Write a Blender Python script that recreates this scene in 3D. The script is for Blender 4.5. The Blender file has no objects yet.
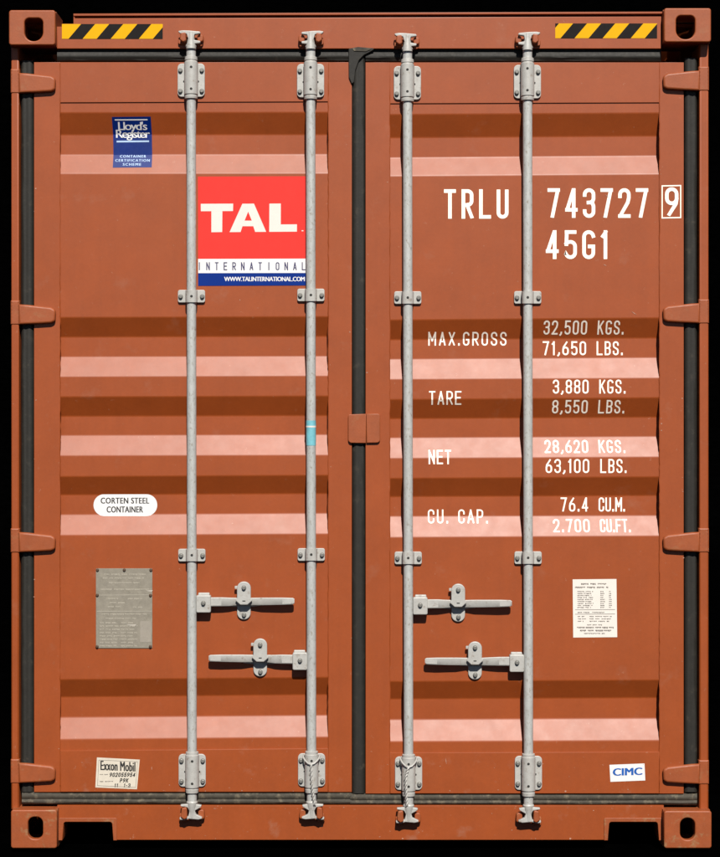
import bpy, bmesh, math, random
from mathutils import Vector, Matrix
random.seed(7)
scene = bpy.context.scene
COL = scene.collection

# ------------------------------------------------------------------ camera, sky, sun, exposure
S = 0.00348                       # metres per photograph pixel on the door face (2.438 m wide container)
DIST = 7.0                        # camera to door face
CAM_Z = (848.5 - 428.5) * S
cam_data = bpy.data.cameras.new('camera')
cam = bpy.data.objects.new('camera', cam_data)
COL.objects.link(cam)
cam.location = (0, -DIST, CAM_Z)
cam.rotation_euler = (math.pi / 2, 0, 0)
cam_data.sensor_fit = 'VERTICAL'
cam_data.sensor_height = 36
cam_data.lens = 36 * DIST / (857 * S)
cam_data.clip_end = 200
scene.camera = cam

SUN_EL, SUN_AZ = math.radians(43), math.radians(6.5)      # azimuth: to the right of the camera axis
sun_dir = Vector((math.sin(SUN_AZ) * math.cos(SUN_EL), -math.cos(SUN_AZ) * math.cos(SUN_EL), math.sin(SUN_EL)))
world = bpy.data.worlds.new('World')
scene.world = world
world.use_nodes = True
wn = world.node_tree.nodes
sky = wn.new('ShaderNodeTexSky')
sky.sky_type = 'NISHITA'
sky.sun_disc = False
sky.sun_elevation = SUN_EL
sky.sun_rotation = math.atan2(sun_dir.x, sun_dir.y)
sky.air_density = 0.45
sky.dust_density = 0.2
sky.ozone_density = 1.0
world.node_tree.links.new(sky.outputs[0], wn['Background'].inputs['Color'])
wn['Background'].inputs['Strength'].default_value = 0.05
sl = bpy.data.lights.new('sun', 'SUN')
sl.energy = 5.0
sl.angle = math.radians(0.5)
sl.color = (1.0, 0.96, 0.90)
sun = bpy.data.objects.new('sun', sl)
COL.objects.link(sun)
sun.location = (2, -10, 12)
sun.rotation_euler = sun_dir.to_track_quat('Z', 'Y').to_euler()
vs = scene.view_settings
vs.view_transform = 'Standard'
vs.look = 'None'
vs.exposure = 0.46
vs.gamma = 1
vs.use_curve_mapping = False


# ------------------------------------------------------------------ materials
def lin(r, g, b, k=1.0):
    f = lambda c: (c / 12.92 if c <= 0.04045 else ((c + 0.055) / 1.055) ** 2.4)
    return (f(r / 255) * k, f(g / 255) * k, f(b / 255) * k, 1)


def new_mat(name):
    m = bpy.data.materials.new(name)
    m.use_nodes = True
    nt = m.node_tree
    return m, nt, nt.nodes['Principled BSDF']


def surf(name, col, rough=0.5, metal=0.0, var=0.08, scale=18.0, bump=0.0, bscale=300.0, spec=0.5,
         dirt=None, dirt_lo=0.55, dirt_hi=0.75, dirt_scale=25.0, wave=0.0, chips=None, low_dirt=0.0, rvar=0.05, stretch=(1, 1, 1), alb=0.69, streak=0.0):
    tone = lambda c: (c[0] * alb, c[1] * alb, c[2] * alb, 1)
    col = tone(col)
    dirt = tone(dirt) if dirt else None
    chips = tone(chips) if chips else None
    m, nt, p = new_mat(name)
    N, L = nt.nodes, nt.links
    geo = N.new('ShaderNodeNewGeometry')
    mp = N.new('ShaderNodeMapping')
    mp.inputs['Scale'].default_value = stretch
    L.new(geo.outputs['Position'], mp.inputs['Vector'])
    pos = mp.outputs[0]

    def noise(sc, det=4, rough_=0.6):
        n = N.new('ShaderNodeTexNoise')
        n.inputs['Scale'].default_value = sc
        n.inputs['Detail'].default_value = det
        n.inputs['Roughness'].default_value = rough_
        L.new(pos, n.inputs['Vector'])
        return n.outputs['Fac']

    def rng(src, a, b, c, d):
        r = N.new('ShaderNodeMapRange')
        r.inputs[1].default_value, r.inputs[2].default_value = a, b
        r.inputs[3].default_value, r.inputs[4].default_value = c, d
        L.new(src, r.inputs[0])
        return r.outputs[0]

    def mix(fac, a, b, mode='MIX'):
        x = N.new('ShaderNodeMix')
        x.data_type = 'RGBA'
        x.blend_type = mode
        for sock, v in ((x.inputs[0], fac), (x.inputs[6], a), (x.inputs[7], b)):
            if isinstance(v, bpy.types.NodeSocket):
                L.new(v, sock)
            else:
                sock.default_value = v
        return x.outputs[2]

    def math_(op, a, b):
        x = N.new('ShaderNodeMath')
        x.operation = op
        for sock, v in ((x.inputs[0], a), (x.inputs[1], b)):
            if isinstance(v, bpy.types.NodeSocket):
                L.new(v, sock)
            else:
                sock.default_value = v
        return x.outputs[0]
    n1 = noise(scale)
    v = rng(n1, 0.3, 0.7, 1 - var, 1 + var)
    n2 = noise(scale * 14, 3)
    v2 = rng(n2, 0.3, 0.7, 1 - var * 0.6, 1 + var * 0.6)
    vv = math_('MULTIPLY', v, v2)
    if streak:                                     # faint rain streaks running down the sheet
        m2 = N.new('ShaderNodeMapping')
        m2.inputs['Scale'].default_value = (38, 38, 1.1)
        L.new(geo.outputs['Position'], m2.inputs['Vector'])
        ns = N.new('ShaderNodeTexNoise')
        ns.inputs['Scale'].default_value = 1.0
        ns.inputs['Detail'].default_value = 5
        L.new(m2.outputs[0], ns.inputs['Vector'])
        vv = math_('MULTIPLY', vv, rng(ns.outputs['Fac'], 0.35, 0.70, 1 + streak * 0.6, 1 - streak))
    comb = N.new('ShaderNodeCombineColor')
    for i in range(3):
        L.new(vv, comb.inputs[i])
    base = mix(1.0, col, comb.outputs[0], 'MULTIPLY')
    if dirt:
        d = rng(noise(dirt_scale, 6, 0.65), dirt_lo, dirt_hi, 0, 1)
        if low_dirt:
            sp = N.new('ShaderNodeSeparateXYZ')
            L.new(geo.outputs['Position'], sp.inputs[0])
            k = rng(sp.outputs[2], 0.0, 0.5, 1.0, low_dirt)
            d = math_('MULTIPLY', d, k)
        base = mix(d, base, dirt)
    if chips:
        vo = noise(55.0, 2, 0.5)
        v3 = noise(400.0, 2, 0.5)
        c = math_('MULTIPLY', rng(vo, 0.69, 0.72, 0, 1), rng(v3, 0.58, 0.64, 0, 0.8))
        base = mix(c, base, chips)
    L.new(base, p.inputs['Base Color'])
    L.new(rng(noise(scale * 3), 0.3, 0.7, rough - rvar, rough + rvar), p.inputs['Roughness'])
    p.inputs['Metallic'].default_value = metal
    p.inputs['Specular IOR Level'].default_value = spec
    prev = None
    if wave:
        b = N.new('ShaderNodeBump')
        b.inputs['Strength'].default_value = 1.0
        b.inputs['Distance'].default_value = wave
        L.new(noise(5.0, 2, 0.4), b.inputs['Height'])
        prev = b.outputs[0]
    if bump:
        b = N.new('ShaderNodeBump')
        b.inputs['Strength'].default_value = 1.0
        b.inputs['Distance'].default_value = bump
        L.new(noise(bscale, 3), b.inputs['Height'])
        if prev:
            L.new(prev, b.inputs['Normal'])
        prev = b.outputs[0]
    if prev:
        L.new(prev, p.inputs['Normal'])
    return m


RED = (0.356, 0.070, 0.011, 1)
M = {}
M['paint'] = surf('oxide red paint', RED, 0.46, spec=0.42, streak=0.025, var=0.06, scale=7, bump=0.00003, bscale=220, wave=0.0007, rvar=0.018,
                  dirt=(0.40, 0.17, 0.10, 1), dirt_lo=0.60, dirt_hi=0.80, dirt_scale=9, low_dirt=0.35,
                  chips=(0.50, 0.24, 0.15, 1))
M['cast'] = surf('oxide red cast steel paint', (0.355, 0.080, 0.019, 1), 0.54, spec=0.42, var=0.10, scale=20, bump=0.0003, bscale=160,
                 dirt=(0.36, 0.20, 0.09, 1), dirt_lo=0.56, dirt_hi=0.70, dirt_scale=26, low_dirt=0.2,
                 chips=(0.45, 0.30, 0.18, 1))
M['rubber'] = surf('black door rubber', (0.022, 0.0195, 0.015, 1), 0.65, spec=0.3, var=0.15, scale=30, bump=0.0003, bscale=120,
                   dirt=(0.16, 0.13, 0.09, 1), dirt_lo=0.58, dirt_hi=0.80, dirt_scale=30, low_dirt=0.25)
M['dusty_rubber'] = surf('dusty black rubber', (0.062, 0.053, 0.038, 1), 0.75, spec=0.3, var=0.22, scale=30, bump=0.0004, bscale=120,
                         dirt=(0.24, 0.20, 0.13, 1), dirt_lo=0.52, dirt_hi=0.78, dirt_scale=34)
M['galv'] = surf('galvanised steel tube', (0.55, 0.55, 0.52, 1), 0.5, metal=0.12, var=0.10, scale=60, bump=0.00015, bscale=260,
                 dirt=(0.30, 0.26, 0.20, 1), dirt_lo=0.54, dirt_hi=0.72, dirt_scale=150, stretch=(1, 1, 0.5))
M['bracket'] = surf('grey painted forged steel', (0.52, 0.505, 0.465, 1), 0.5, metal=0.05, var=0.08, scale=40, bump=0.0003, bscale=200,
                    dirt=(0.27, 0.20, 0.14, 1), dirt_lo=0.57, dirt_hi=0.76, dirt_scale=60)
M['bolt'] = surf('zinc bolt', (0.30, 0.29, 0.26, 1), 0.45, metal=0.5, var=0.15, scale=90)
M['hole'] = surf('painted hole shade', (0.02, 0.018, 0.015, 1), 0.8)  # near-black colour standing in for the shade inside holes
M['white'] = surf('white stencil paint', (0.90, 0.81, 0.69, 1), 0.55, spec=0.35, alb=1.0, var=0.05, scale=40,
                  dirt=(0.50, 0.22, 0.13, 1), dirt_lo=0.66, dirt_hi=0.74, dirt_scale=120)
M['sheet'] = surf('white vinyl', (0.82, 0.76, 0.68, 1), 0.55, alb=0.76, var=0.03, spec=0.35)
M['cool_sheet'] = surf('bright white vinyl', (0.83, 0.82, 0.80, 1), 0.55, alb=0.76, var=0.02, spec=0.35)
M['cream'] = surf('cream paper label', (0.76, 0.68, 0.55, 1), 0.6, var=0.06, scale=60)
M['ink'] = surf('black ink', (0.02, 0.018, 0.016, 1), 0.6)
M['grey_ink'] = surf('grey ink', (0.12, 0.10, 0.09, 1), 0.6)
M['tal_red'] = surf('red vinyl', (0.92, 0.040, 0.029, 1), 0.6, var=0.04, spec=0.2)
M['navy'] = surf('navy ink', (0.035, 0.03, 0.12, 1), 0.5)
M['blue'] = surf('blue vinyl', (0.0, 0.028, 0.24, 1), 0.55, var=0.05, spec=0.12)
M['lloyd'] = surf('dark blue vinyl', (0.0, 0.020, 0.18, 1), 0.45, var=0.08, spec=0.28)
M['pale_blue'] = surf('pale blue print', (0.45, 0.62, 0.85, 1), 0.5)
M['cimc'] = surf('mid blue print', (0.01, 0.12, 0.48, 1), 0.5)
M['yellow'] = surf('yellow reflective tape', (0.90, 0.46, 0.0, 1), 0.6, var=0.03, spec=0.12)
M['black_tape'] = surf('black tape', (0.016, 0.013, 0.012, 1), 0.7, spec=0.1)
M['plate'] = surf('weathered aluminium plate', (0.36, 0.32, 0.25, 1), 0.5, metal=0.3, var=0.12, scale=45,
                  dirt=(0.27, 0.24, 0.18, 1), dirt_lo=0.55, dirt_hi=0.75, dirt_scale=40)
M['plate_print'] = surf('embossed plate print', (0.50, 0.45, 0.36, 1), 0.5, metal=0.2)
M['plate_patch'] = surf('plate stamped box', (0.42, 0.37, 0.30, 1), 0.5, metal=0.2)
M['plate_scuff'] = surf('bare aluminium scuff', (0.55, 0.50, 0.42, 1), 0.5)
M['rivet'] = surf('brown rivet', (0.13, 0.08, 0.05, 1), 0.5, metal=0.4)
M['cyan'] = surf('cyan tape', (0.20, 0.55, 0.62, 1), 0.5, var=0.12, scale=60)
M['scuff'] = surf('bare scuffed primer', (0.50, 0.25, 0.16, 1), 0.6, var=0.25, scale=90)
bm_, nt_, p_ = new_mat('black velvet')
p_.inputs['Base Color'].default_value = (0, 0, 0, 1)
p_.inputs['Specular IOR Level'].default_value = 0
p_.inputs['Roughness'].default_value = 1
tc = nt_.nodes.new('ShaderNodeTexNoise')
tc.inputs['Scale'].default_value = 400
cr = nt_.nodes.new('ShaderNodeValToRGB')
cr.color_ramp.elements[0].color = (0.0, 0.0, 0.0, 1)
cr.color_ramp.elements[1].color = (0.0006, 0.0006, 0.0006, 1)
nt_.links.new(tc.outputs[0], cr.inputs[0])
nt_.links.new(cr.outputs[0], p_.inputs['Base Color'])
M['velvet'] = bm_


# ------------------------------------------------------------------ helpers
def PX(px, d=0.0):
    return (px - 360) * S * (1 - d / DIST)


def PZ(py, d=0.0):
    return (428.5 - py) * S * (1 - d / DIST) + CAM_Z


def tag(o, label=None, cat=None, group=None, kind=None):
    for k, v in (('label', label), ('category', cat), ('group', group), ('kind', kind)):
        if v:
            o[k] = v
    return o


def link(name, me, mat, parent=None, label=None):
    o = bpy.data.objects.new(name, me)
    COL.objects.link(o)
    if mat is not None and not me.materials:
        me.materials.append(M[mat])
    if parent:
        o.parent = parent
    if label:
        o['label'] = label
    return o


def finish(me, angle=35):
    me.set_sharp_from_angle(angle=math.radians(angle))
    for p in me.polygons:
        p.use_smooth = abs(p.normal.y) < 0.9995        # flat caps stay flat, bevels stay smooth
    return me


def from_bm(bm, name='m', angle=35):
    bmesh.ops.recalc_face_normals(bm, faces=bm.faces)
    me = bpy.data.meshes.new(name)
    bm.to_mesh(me)
    bm.free()
    return finish(me, angle)


def join_meshes(ms):
    bm = bmesh.new()
    for m in ms:
        bm.from_mesh(m)
    me = bpy.data.meshes.new('joined')
    bm.to_mesh(me)
    bm.free()
    for m in ms:
        bpy.data.meshes.remove(m)
    return finish(me)


def curve_mesh(loops, half, bevel, seg=2):
    cu = bpy.data.curves.new('c', 'CURVE')
    cu.dimensions = '2D'
    cu.fill_mode = 'BOTH'
    cu.extrude = max(half - bevel, 0.00001)
    cu.bevel_depth = bevel
    cu.bevel_resolution = seg - 1
    cu.offset = -bevel
    for lp in loops:
        sp = cu.splines.new('POLY')
        sp.points.add(len(lp) - 1)
        for pt, (x, z) in zip(sp.points, lp):
            pt.co = (x, z, 0, 1)
        sp.use_cyclic_u = True
    ob = bpy.data.objects.new('c', cu)
    me = bpy.data.meshes.new_from_object(ob)
    bpy.data.objects.remove(ob)
    bpy.data.curves.remove(cu)
    return me


def area(lp):
    return sum(lp[i - 1][0] * lp[i][1] - lp[i][0] * lp[i - 1][1] for i in range(len(lp))) / 2


def plate_mesh(loops, d0, d1, bevel=0.0015, seg=2):
    """loops in photograph pixels, first one outer; slab from depth d0 (back) to d1 (front, towards the viewer)"""
    out = []
    for i, lp in enumerate(loops):
        q = [(PX(x, d1), PZ(y, d1)) for x, y in lp]
        if (area(q) > 0) != (i == 0):
            q.reverse()
        out.append(q)
    me = curve_mesh(out, (d1 - d0) / 2, bevel, seg)
    me.transform(Matrix.Translation((0, -(d0 + d1) / 2, 0)) @ Matrix.Rotation(math.pi / 2, 4, 'X'))
    bm = bmesh.new()
    bm.from_mesh(me)
    bmesh.ops.remove_doubles(bm, verts=bm.verts, dist=1e-6)
    bmesh.ops.recalc_face_normals(bm, faces=bm.faces)
    bm.to_mesh(me)
    bm.free()
    return finish(me)


def fillet(pts, rad, n=5):
    out = []
    N_ = len(pts)
    for i, p in enumerate(pts):
        r = rad[i] if isinstance(rad, (list, tuple)) else rad
        p = Vector(p)
        if r <= 0:
            out.append(tuple(p))
            continue
        a, b = Vector(pts[i - 1]) - p, Vector(pts[(i + 1) % N_]) - p
        la, lb = a.length, b.length
        a.normalize(); b.normalize()
        ang = a.angle(b)
        if ang > math.radians(175):
            out.append(tuple(p))
            continue
        t = min(r / math.tan(ang / 2), la * 0.49, lb * 0.49)
        r2 = t * math.tan(ang / 2)
        c = p + (a + b).normalized() * (r2 / math.sin(ang / 2))
        s, e = p + a * t - c, p + b * t - c
        th = s.angle_signed(e)
        for k in range(n + 1):
            an = -th * k / n
            out.append((c.x + s.x * math.cos(an) - s.y * math.sin(an), c.y + s.x * math.sin(an) + s.y * math.cos(an)))
    return out


def rrect(x0, y0, x1, y1, r=2, n=5):
    if r <= 0:
        return [(x0, y0), (x1, y0), (x1, y1), (x0, y1)]
    return fillet([(x0, y0), (x1, y0), (x1, y1), (x0, y1)], r, n)


def plate(name, loops, d0, d1, mat, parent, bevel=0.0015, seg=2, label=None):
    return link(name, plate_mesh(loops, d0, d1, bevel, seg), mat, parent, label)


def box_mesh(x0, x1, y0, y1, z0, z1, bevel=0.0):
    bm = bmesh.new()
    bmesh.ops.create_cube(bm, size=1)
    for v in bm.verts:
        v.co = Vector(((x0 + x1) / 2 + v.co.x * (x1 - x0), (y0 + y1) / 2 + v.co.y * (y1 - y0), (z0 + z1) / 2 + v.co.z * (z1 - z0)))
    if bevel:
        bmesh.ops.bevel(bm, geom=bm.edges[:], offset=bevel, segments=2, affect='EDGES', profile=0.5)
    return from_bm(bm)


def lathe_mesh(prof, x, y, n=28):
    """prof: list of (z, r) ; vertical axis at x,y"""
    bm = bmesh.new()
    rings = []
    for z, r in prof:
        rings.append([bm.verts.new((x + r * math.cos(2 * math.pi * k / n), y + r * math.sin(2 * math.pi * k / n), z)) for k in range(n)])
    for a, b in zip(rings, rings[1:]):
        for k in range(n):
            bm.faces.new((a[k], a[(k + 1) % n], b[(k + 1) % n], b[k]))
    bm.faces.new(rings[0]); bm.faces.new(rings[-1])
    return from_bm(bm)


def tube_mesh(pts, r, n=8):
    bm = bmesh.new()
    rings = []
    for i, p in enumerate(pts):
        p = Vector(p)
        t = (Vector(pts[min(i + 1, len(pts) - 1)]) - Vector(pts[max(i - 1, 0)])).normalized()
        u = t.cross(Vector((0.3, 1, 0.1))).normalized()
        w = t.cross(u)
        rings.append([bm.verts.new(p + (u * math.cos(2 * math.pi * k / n) + w * math.sin(2 * math.pi * k / n)) * r) for k in range(n)])
    for a, b in zip(rings, rings[1:]):
        for k in range(n):
            bm.faces.new((a[k], a[(k + 1) % n], b[(k + 1) % n], b[k]))
    bm.faces.new(rings[0]); bm.faces.new(rings[-1])
    return from_bm(bm, angle=60)


def sweep_mesh(section, axis, a0, a1, base_d=0.0, n=1, jitter=0.0):
    """section: (pixel across, depth) ; swept along pixels a0..a1 of the other axis ('x' or 'y')"""
    bm = bmesh.new()
    rows = []
    for k in range(n + 1):
        a = a0 + (a1 - a0) * k / n
        row = []
        for c, d in section:
            dd = d + base_d
            j = random.uniform(-jitter, jitter)
            if axis == 'y':
                row.append(bm.verts.new((PX(c + j, dd), -dd, PZ(a, dd))))
            else:
                row.append(bm.verts.new((PX(a, dd), -dd, PZ(c + j, dd))))
        rows.append(row)
    m_ = len(section)
    for r0, r1 in zip(rows, rows[1:]):
        for k in range(m_ - 1):
            bm.faces.new((r0[k], r0[k + 1], r1[k + 1], r1[k]))
        bm.faces.new((r0[m_ - 1], r0[0], r1[0], r1[m_ - 1]))
    bm.faces.new(rows[0]); bm.faces.new(rows[-1])
    return from_bm(bm, angle=50)


# hexagon bolt with washer, seen head on; origin at its base, axis towards the viewer (-Y)
def bolt_mesh(r, h):
    bm = bmesh.new()
    def ring(rad, y, n, ph=0.3):
        return [bm.verts.new((rad * math.cos(2 * math.pi * k / n + ph), y, rad * math.sin(2 * math.pi * k / n + ph))) for k in range(n)]
    def cyl(rad, y0, y1, n, cham=0.0):
        a, b = ring(rad, y0, n), ring(rad, y1, n)
        for k in range(n):
            bm.faces.new((a[k], a[(k + 1) % n], b[(k + 1) % n], b[k]))
        if cham:
            c = ring(rad - cham, y1 - cham * 0.7, n)
            for k in range(n):
                bm.faces.new((b[k], b[(k + 1) % n], c[(k + 1) % n], c[k]))
            b = c
        bm.faces.new(b)
    cyl(r, 0.001, -0.0018, 18)
    cyl(r * 0.80, -0.0018, -h, 8, r * 0.18)
    return from_bm(bm)


BOLT = bolt_mesh(0.0085, 0.0075)
BOLT.materials.append(M['bolt'])
RIVET = bolt_mesh(0.0055, 0.004)
RIVET.materials.append(M['rivet'])


def bolt(parent, px, py, d, name='bolt', me=None):
    o = bpy.data.objects.new(name, me or BOLT)
    COL.objects.link(o)
    o.parent = parent
    o.location = (PX(px, d), -d, PZ(py, d))
    o.rotation_euler = (0, random.uniform(0, 1.5), 0)
    return o


# ------------------------------------------------------------------ backdrop: one black cloth, floor running up into a wall
bm = bmesh.new()
prof = [(-30, 0)] + [(15 + 1.5 * math.sin(a * math.pi / 16), 1.5 - 1.5 * math.cos(a * math.pi / 16)) for a in range(9)] + [(16.5, 14)]
rows = [[bm.verts.new((x, y, z - 0.004)) for y, z in prof] for x in (-22, 22)]
for k in range(len(prof) - 1):
    bm.faces.new((rows[0][k], rows[1][k], rows[1][k + 1], rows[0][k + 1]))
bd = link('backdrop', from_bm(bm), 'velvet')
tag(bd, 'plain black backdrop behind and below the container', kind='structure')

# ------------------------------------------------------------------ the container
root = bpy.data.objects.new('shipping_container', None)
COL.objects.link(root)
tag(root, 'oxide red steel shipping container seen at its closed double doors', 'container')

LEN = 12.19
XL, XR = PX(13), PX(707)


# corner castings
def casting(x0, y0, x1, y1, hole, out, label):
    front = 0.055
    ms = [plate_mesh([rrect(x0, y0, x1, y1, 2.6), hole], front - 0.028, front, 0.004, 3)]
    X0, X1 = PX(x0, front), PX(x1, front)
    Z0, Z1 = PZ(y1, front), PZ(y0, front)
    yb0, yb1 = -front + 0.0285, -front + 0.178
    t = 0.014
    e = 0.0006
    zc = (Z0 + Z1) / 2
    # outer side wall with its own aperture
    side = [(yy, zz) for yy, zz in [(yb0, Z0 + e), (yb1, Z0 + e), (yb1, Z1 - e), (yb0, Z1 - e)]]
    yc = (yb0 + yb1) / 2
    hl = [(yc + 0.040 * math.copysign(abs(math.cos(a)) ** 0.6, math.cos(a)), zc + 0.026 * math.copysign(abs(math.sin(a)) ** 0.6, math.sin(a)))
          for a in [k * 2 * math.pi / 24 for k in range(24)]]
    me = curve_mesh([side, hl[::-1]], t / 2, 0.001, 1)
    xs = (X0 + t / 2 + e) if out < 0 else (X1 - t / 2 - e)
    me.transform(Matrix(((0, 0, 1, xs), (1, 0, 0, 0), (0, 1, 0, 0), (0, 0, 0, 1))))
    ms.append(me)
    xi = X1 if out < 0 else X0
    ms.append(box_mesh(min(xi, xi + out * t) + (e if out > 0 else -e), max(xi, xi + out * t) + (e if out > 0 else -e), yb0, yb1, Z0 + e, Z1 - e))
    ms.append(box_mesh(X0 + t + 2 * e, X1 - t - 2 * e, yb0, yb1, Z0 + e, Z0 + t))
    ms.append(box_mesh(X0 + t + 2 * e, X1 - t - 2 * e, yb0, yb1, Z1 - t, Z1 - e))
    return link('corner_casting', join_meshes(ms), 'cast', root, label)


def top_hole(x0, y0, x1, y1):
    return fillet([(x0, y0), (x1, y0), (x1, y1), (x0, y1)], [5, 5, 9, 9], 8)


casting(9, 10, 55.3, 45, top_hole(24.5, 18, 43, 41), -1, 'top corner casting above the door with blue sticker')
casting(664, 8, 711, 42, top_hole(676, 15.5, 695, 39), 1, 'top corner casting above the door with white lettering')
casting(11, 810, 57, 848.4, fillet([(28, 817), (43, 817), (43, 839), (28, 839)], 6.5, 8), -1, 'bottom corner casting left of the fork notch, chipped edges')
casting(664, 811, 711.5, 848.4, fillet([(680, 818), (695, 818), (695, 840), (680, 840)], 7, 8), 1, 'bottom corner casting right of the fork notch')

# corner posts
plate('corner_post', [rrect(11.2, 45.3, 19.2, 809.7, 0)], -0.16, 0.006, 'paint', root, 0.006, 3)
plate('corner_post', [rrect(699.2, 42.3, 708.6, 810.6, 0)], -0.16, 0.006, 'paint', root, 0.006, 3)

# header and sill
header = plate('header', [[(57, 26.5), (73.5, 26.5), (73.5, 18.2), (300, 17.6), (661.2, 16.4), (661.2, 48.6), (57, 48.6)]], -0.125, 0.008, 'paint', root, 0.002)
plate('roof_lip', [[(73.5, 13.6), (300, 12.8), (662, 11.6), (662, 13.6), (300, 15.0), (73.5, 15.8)]], -0.10, 0.010, 'paint', header, 0.001)
plate('roof_flashing', [[(73.6, 14), (661.5, 12.5), (661.5, 20), (73.6, 20)]], -0.09, -0.030, 'paint', header, 0.001)
notch_l = fillet([(57.3, 839.5), (62.8, 839.5), (64.2, 821.8), (112.3, 821.8), (113.6, 840), (607.6, 840), (608.6, 821.8), (657, 821.8), (659, 840), (663.7, 840), (663.7, 805.5), (57.3, 805.5)],
                 [0, 0, 3, 3, 0, 0, 3, 3, 0, 0, 0, 0])
sill = plate('sill', [notch_l], -0.10, 0.006, 'paint', root, 0.002)
for xa, xb in ((58.5, 117), (604, 662.5)):
    lip = fillet([(xa, 842), (xa, 818), (xb, 818), (xb, 842), (xb - 3.6, 842), (xb - 4.9, 821.9), (xa + 5.2, 821.9), (xa + 3.8, 842)], [0, 1.5, 1.5, 0, 0, 2.6, 2.6, 0])
    lip = [(x, min(y, 840.4)) for x, y in lip]
    plate('notch_lip', [lip], 0.0065, 0.010, 'cast', sill, 0.0014)

# shell behind the door end: corrugated sides, roof, floor, far wall (they close the box)
def corrugated_side(x, out):
    bm = bmesh.new()
    pts, y = [], 0.12
    while y < LEN - 0.12:
        pts += [(y, 0), (y + 0.07, 0), (y + 0.138, 0.036), (y + 0.208, 0.036)]
        y += 0.276
    pts.append((LEN - 0.1, 0))
    rows = []
    for z in (PZ(835), PZ(20)):
        rows.append([bm.verts.new((x - out * dd, yy, z)) for yy, dd in pts])
    for k in range(len(pts) - 1):
        bm.faces.new((rows[0][k], rows[0][k + 1], rows[1][k + 1], rows[1][k]))
    return link('side_wall', from_bm(bm), 'paint', root)


corrugated_side(XL + 0.012, -1)
corrugated_side(XR - 0.012, 1)
link('roof', box_mesh(XL + 0.004, XR - 0.004, 0.126, LEN - 0.02, PZ(19.5), PZ(16.5)), 'paint', root)
link('floor', box_mesh(XL + 0.02, XR - 0.02, 0.55, LEN - 0.03, PZ(822), PZ(812)), 'paint', root)
link('front_wall', box_mesh(XL + 0.02, XR - 0.02, LEN - 0.018, LEN, PZ(835), PZ(20)), 'paint', root)
for xa, xb in ((XL, XL + 0.03), (XR - 0.03, XR)):
    link('bottom_rail', box_mesh(xa, xb, 0.13, LEN - 0.10, PZ(843), PZ(812), 0.003), 'paint', root)
    link('top_rail', box_mesh(xa, xb, 0.13, LEN - 0.10, PZ(36), PZ(18), 0.003), 'paint', root)

# ------------------------------------------------------------------ doors
# creases of the pressed ribs: (y at left end, y at right end, depth) from top to bottom
REC = -0.036
def ribs(lst):
    out = []
    for (a0, a1), (b0, b1), (c0, c1), (e0, e1) in lst:
        out += [(a0, a1, 0.0), (b0, b1, REC), (c0, c1, REC), (e0, e1, 0.0)]
    return out


RIB_L = ribs([((112.8, 112.4), (133.0, 132.8), (153.6, 153.2), (173.4, 173.0)),
              ((317.6, 316.8), (336.4, 335.5), (356.8, 356.2), (376.4, 375.5)),
              ((397.0, 396.2), (416.0, 415.2), (435.8, 435.0), (455.4, 454.8)),
              ((476.8, 475.4), (495.0, 493.6), (515.4, 514.0), (535.0, 533.6)),
              ((679.8, 677.6), (698.2, 695.6), (719.0, 716.8), (739.4, 737.0))])
RIB_R = ribs([((114.6, 113.0), (136.0, 134.2), (156.6, 154.6), (175.8, 173.8)),
              ((320.2, 318.0), (339.0, 337.2), (359.2, 357.6), (379.0, 377.6)),
              ((399.8, 397.8), (418.4, 416.8), (438.2, 436.8), (458.0, 456.6)),
              ((478.6, 477.0), (496.8, 495.6), (517.0, 516.2), (537.2, 535.6)),
              ((681.8, 680.2), (700.2, 698.8), (721.2, 719.8), (741.6, 740.4))])
PANEL_D = -0.002
PANELS = {'L': (60.2, 328.4, RIB_L, 102.4, (750.6, 748.2)), 'R': (389.8, 659.4, RIB_R, 103.4, (752.6, 751.8))}


def crease_y(rec, px, side):
    x0, x1 = PANELS[side][:2]
    t = (px - x0) / (x1 - x0)
    return rec[0] + (rec[1] - rec[0]) * t


def panel_depth(px, py, side):
    x0, x1, rb, ty, by = PANELS[side]
    prev = (ty - 10, PANEL_D)
    for r in rb:
        cy = crease_y(r, px, side)
        d = PANEL_D + r[2]
        if py <= cy:
            if cy - prev[0] < 1e-6:
                return d
            t = (py - prev[0]) / (cy - prev[0])
            return prev[1] + (d - prev[1]) * t
        prev = (cy, d)
    return PANEL_D


def make_panel(side):
    x0, x1, rb, ty, by = PANELS[side]
    nx = 12
    xa, xb = x0 - 3, x1 + 3
    # profile with softened bends
    bm = bmesh.new()
    cols = []
    for k in range(nx + 1):
        px = xa + (xb - xa) * k / nx
        pts = [(ty - 3, PANEL_D)] + [(crease_y(r, px, side), PANEL_D + r[2]) for r in rb] + [(by[0] + (by[1] - by[0]) * k / nx + 3, PANEL_D)]
        P = [(y * S, d) for y, d in pts]
        F = [P[0]]
        for i in range(1, len(P) - 1):
            p, a, b = Vector(P[i]), Vector(P[i - 1]), Vector(P[i + 1])
            ta, tb = (a - p).normalized(), (b - p).normalized()
            q = 0.0035
            F += [tuple(p + ta * q), tuple(p + (ta + tb) * q * 0.27), tuple(p + tb * q)]
        F.append(P[-1])
        col = []
        for i, (y, d) in enumerate(F):
            py = y / S
            col.append(bm.verts.new((PX(px), -d, PZ(py))))
        cols.append(col)
    for a, b in zip(cols, cols[1:]):
        for k in range(len(a) - 1):
            bm.faces.new((a[k], a[k + 1], b[k + 1], b[k]))
    me = from_bm(bm, angle=60)
    return me


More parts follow.
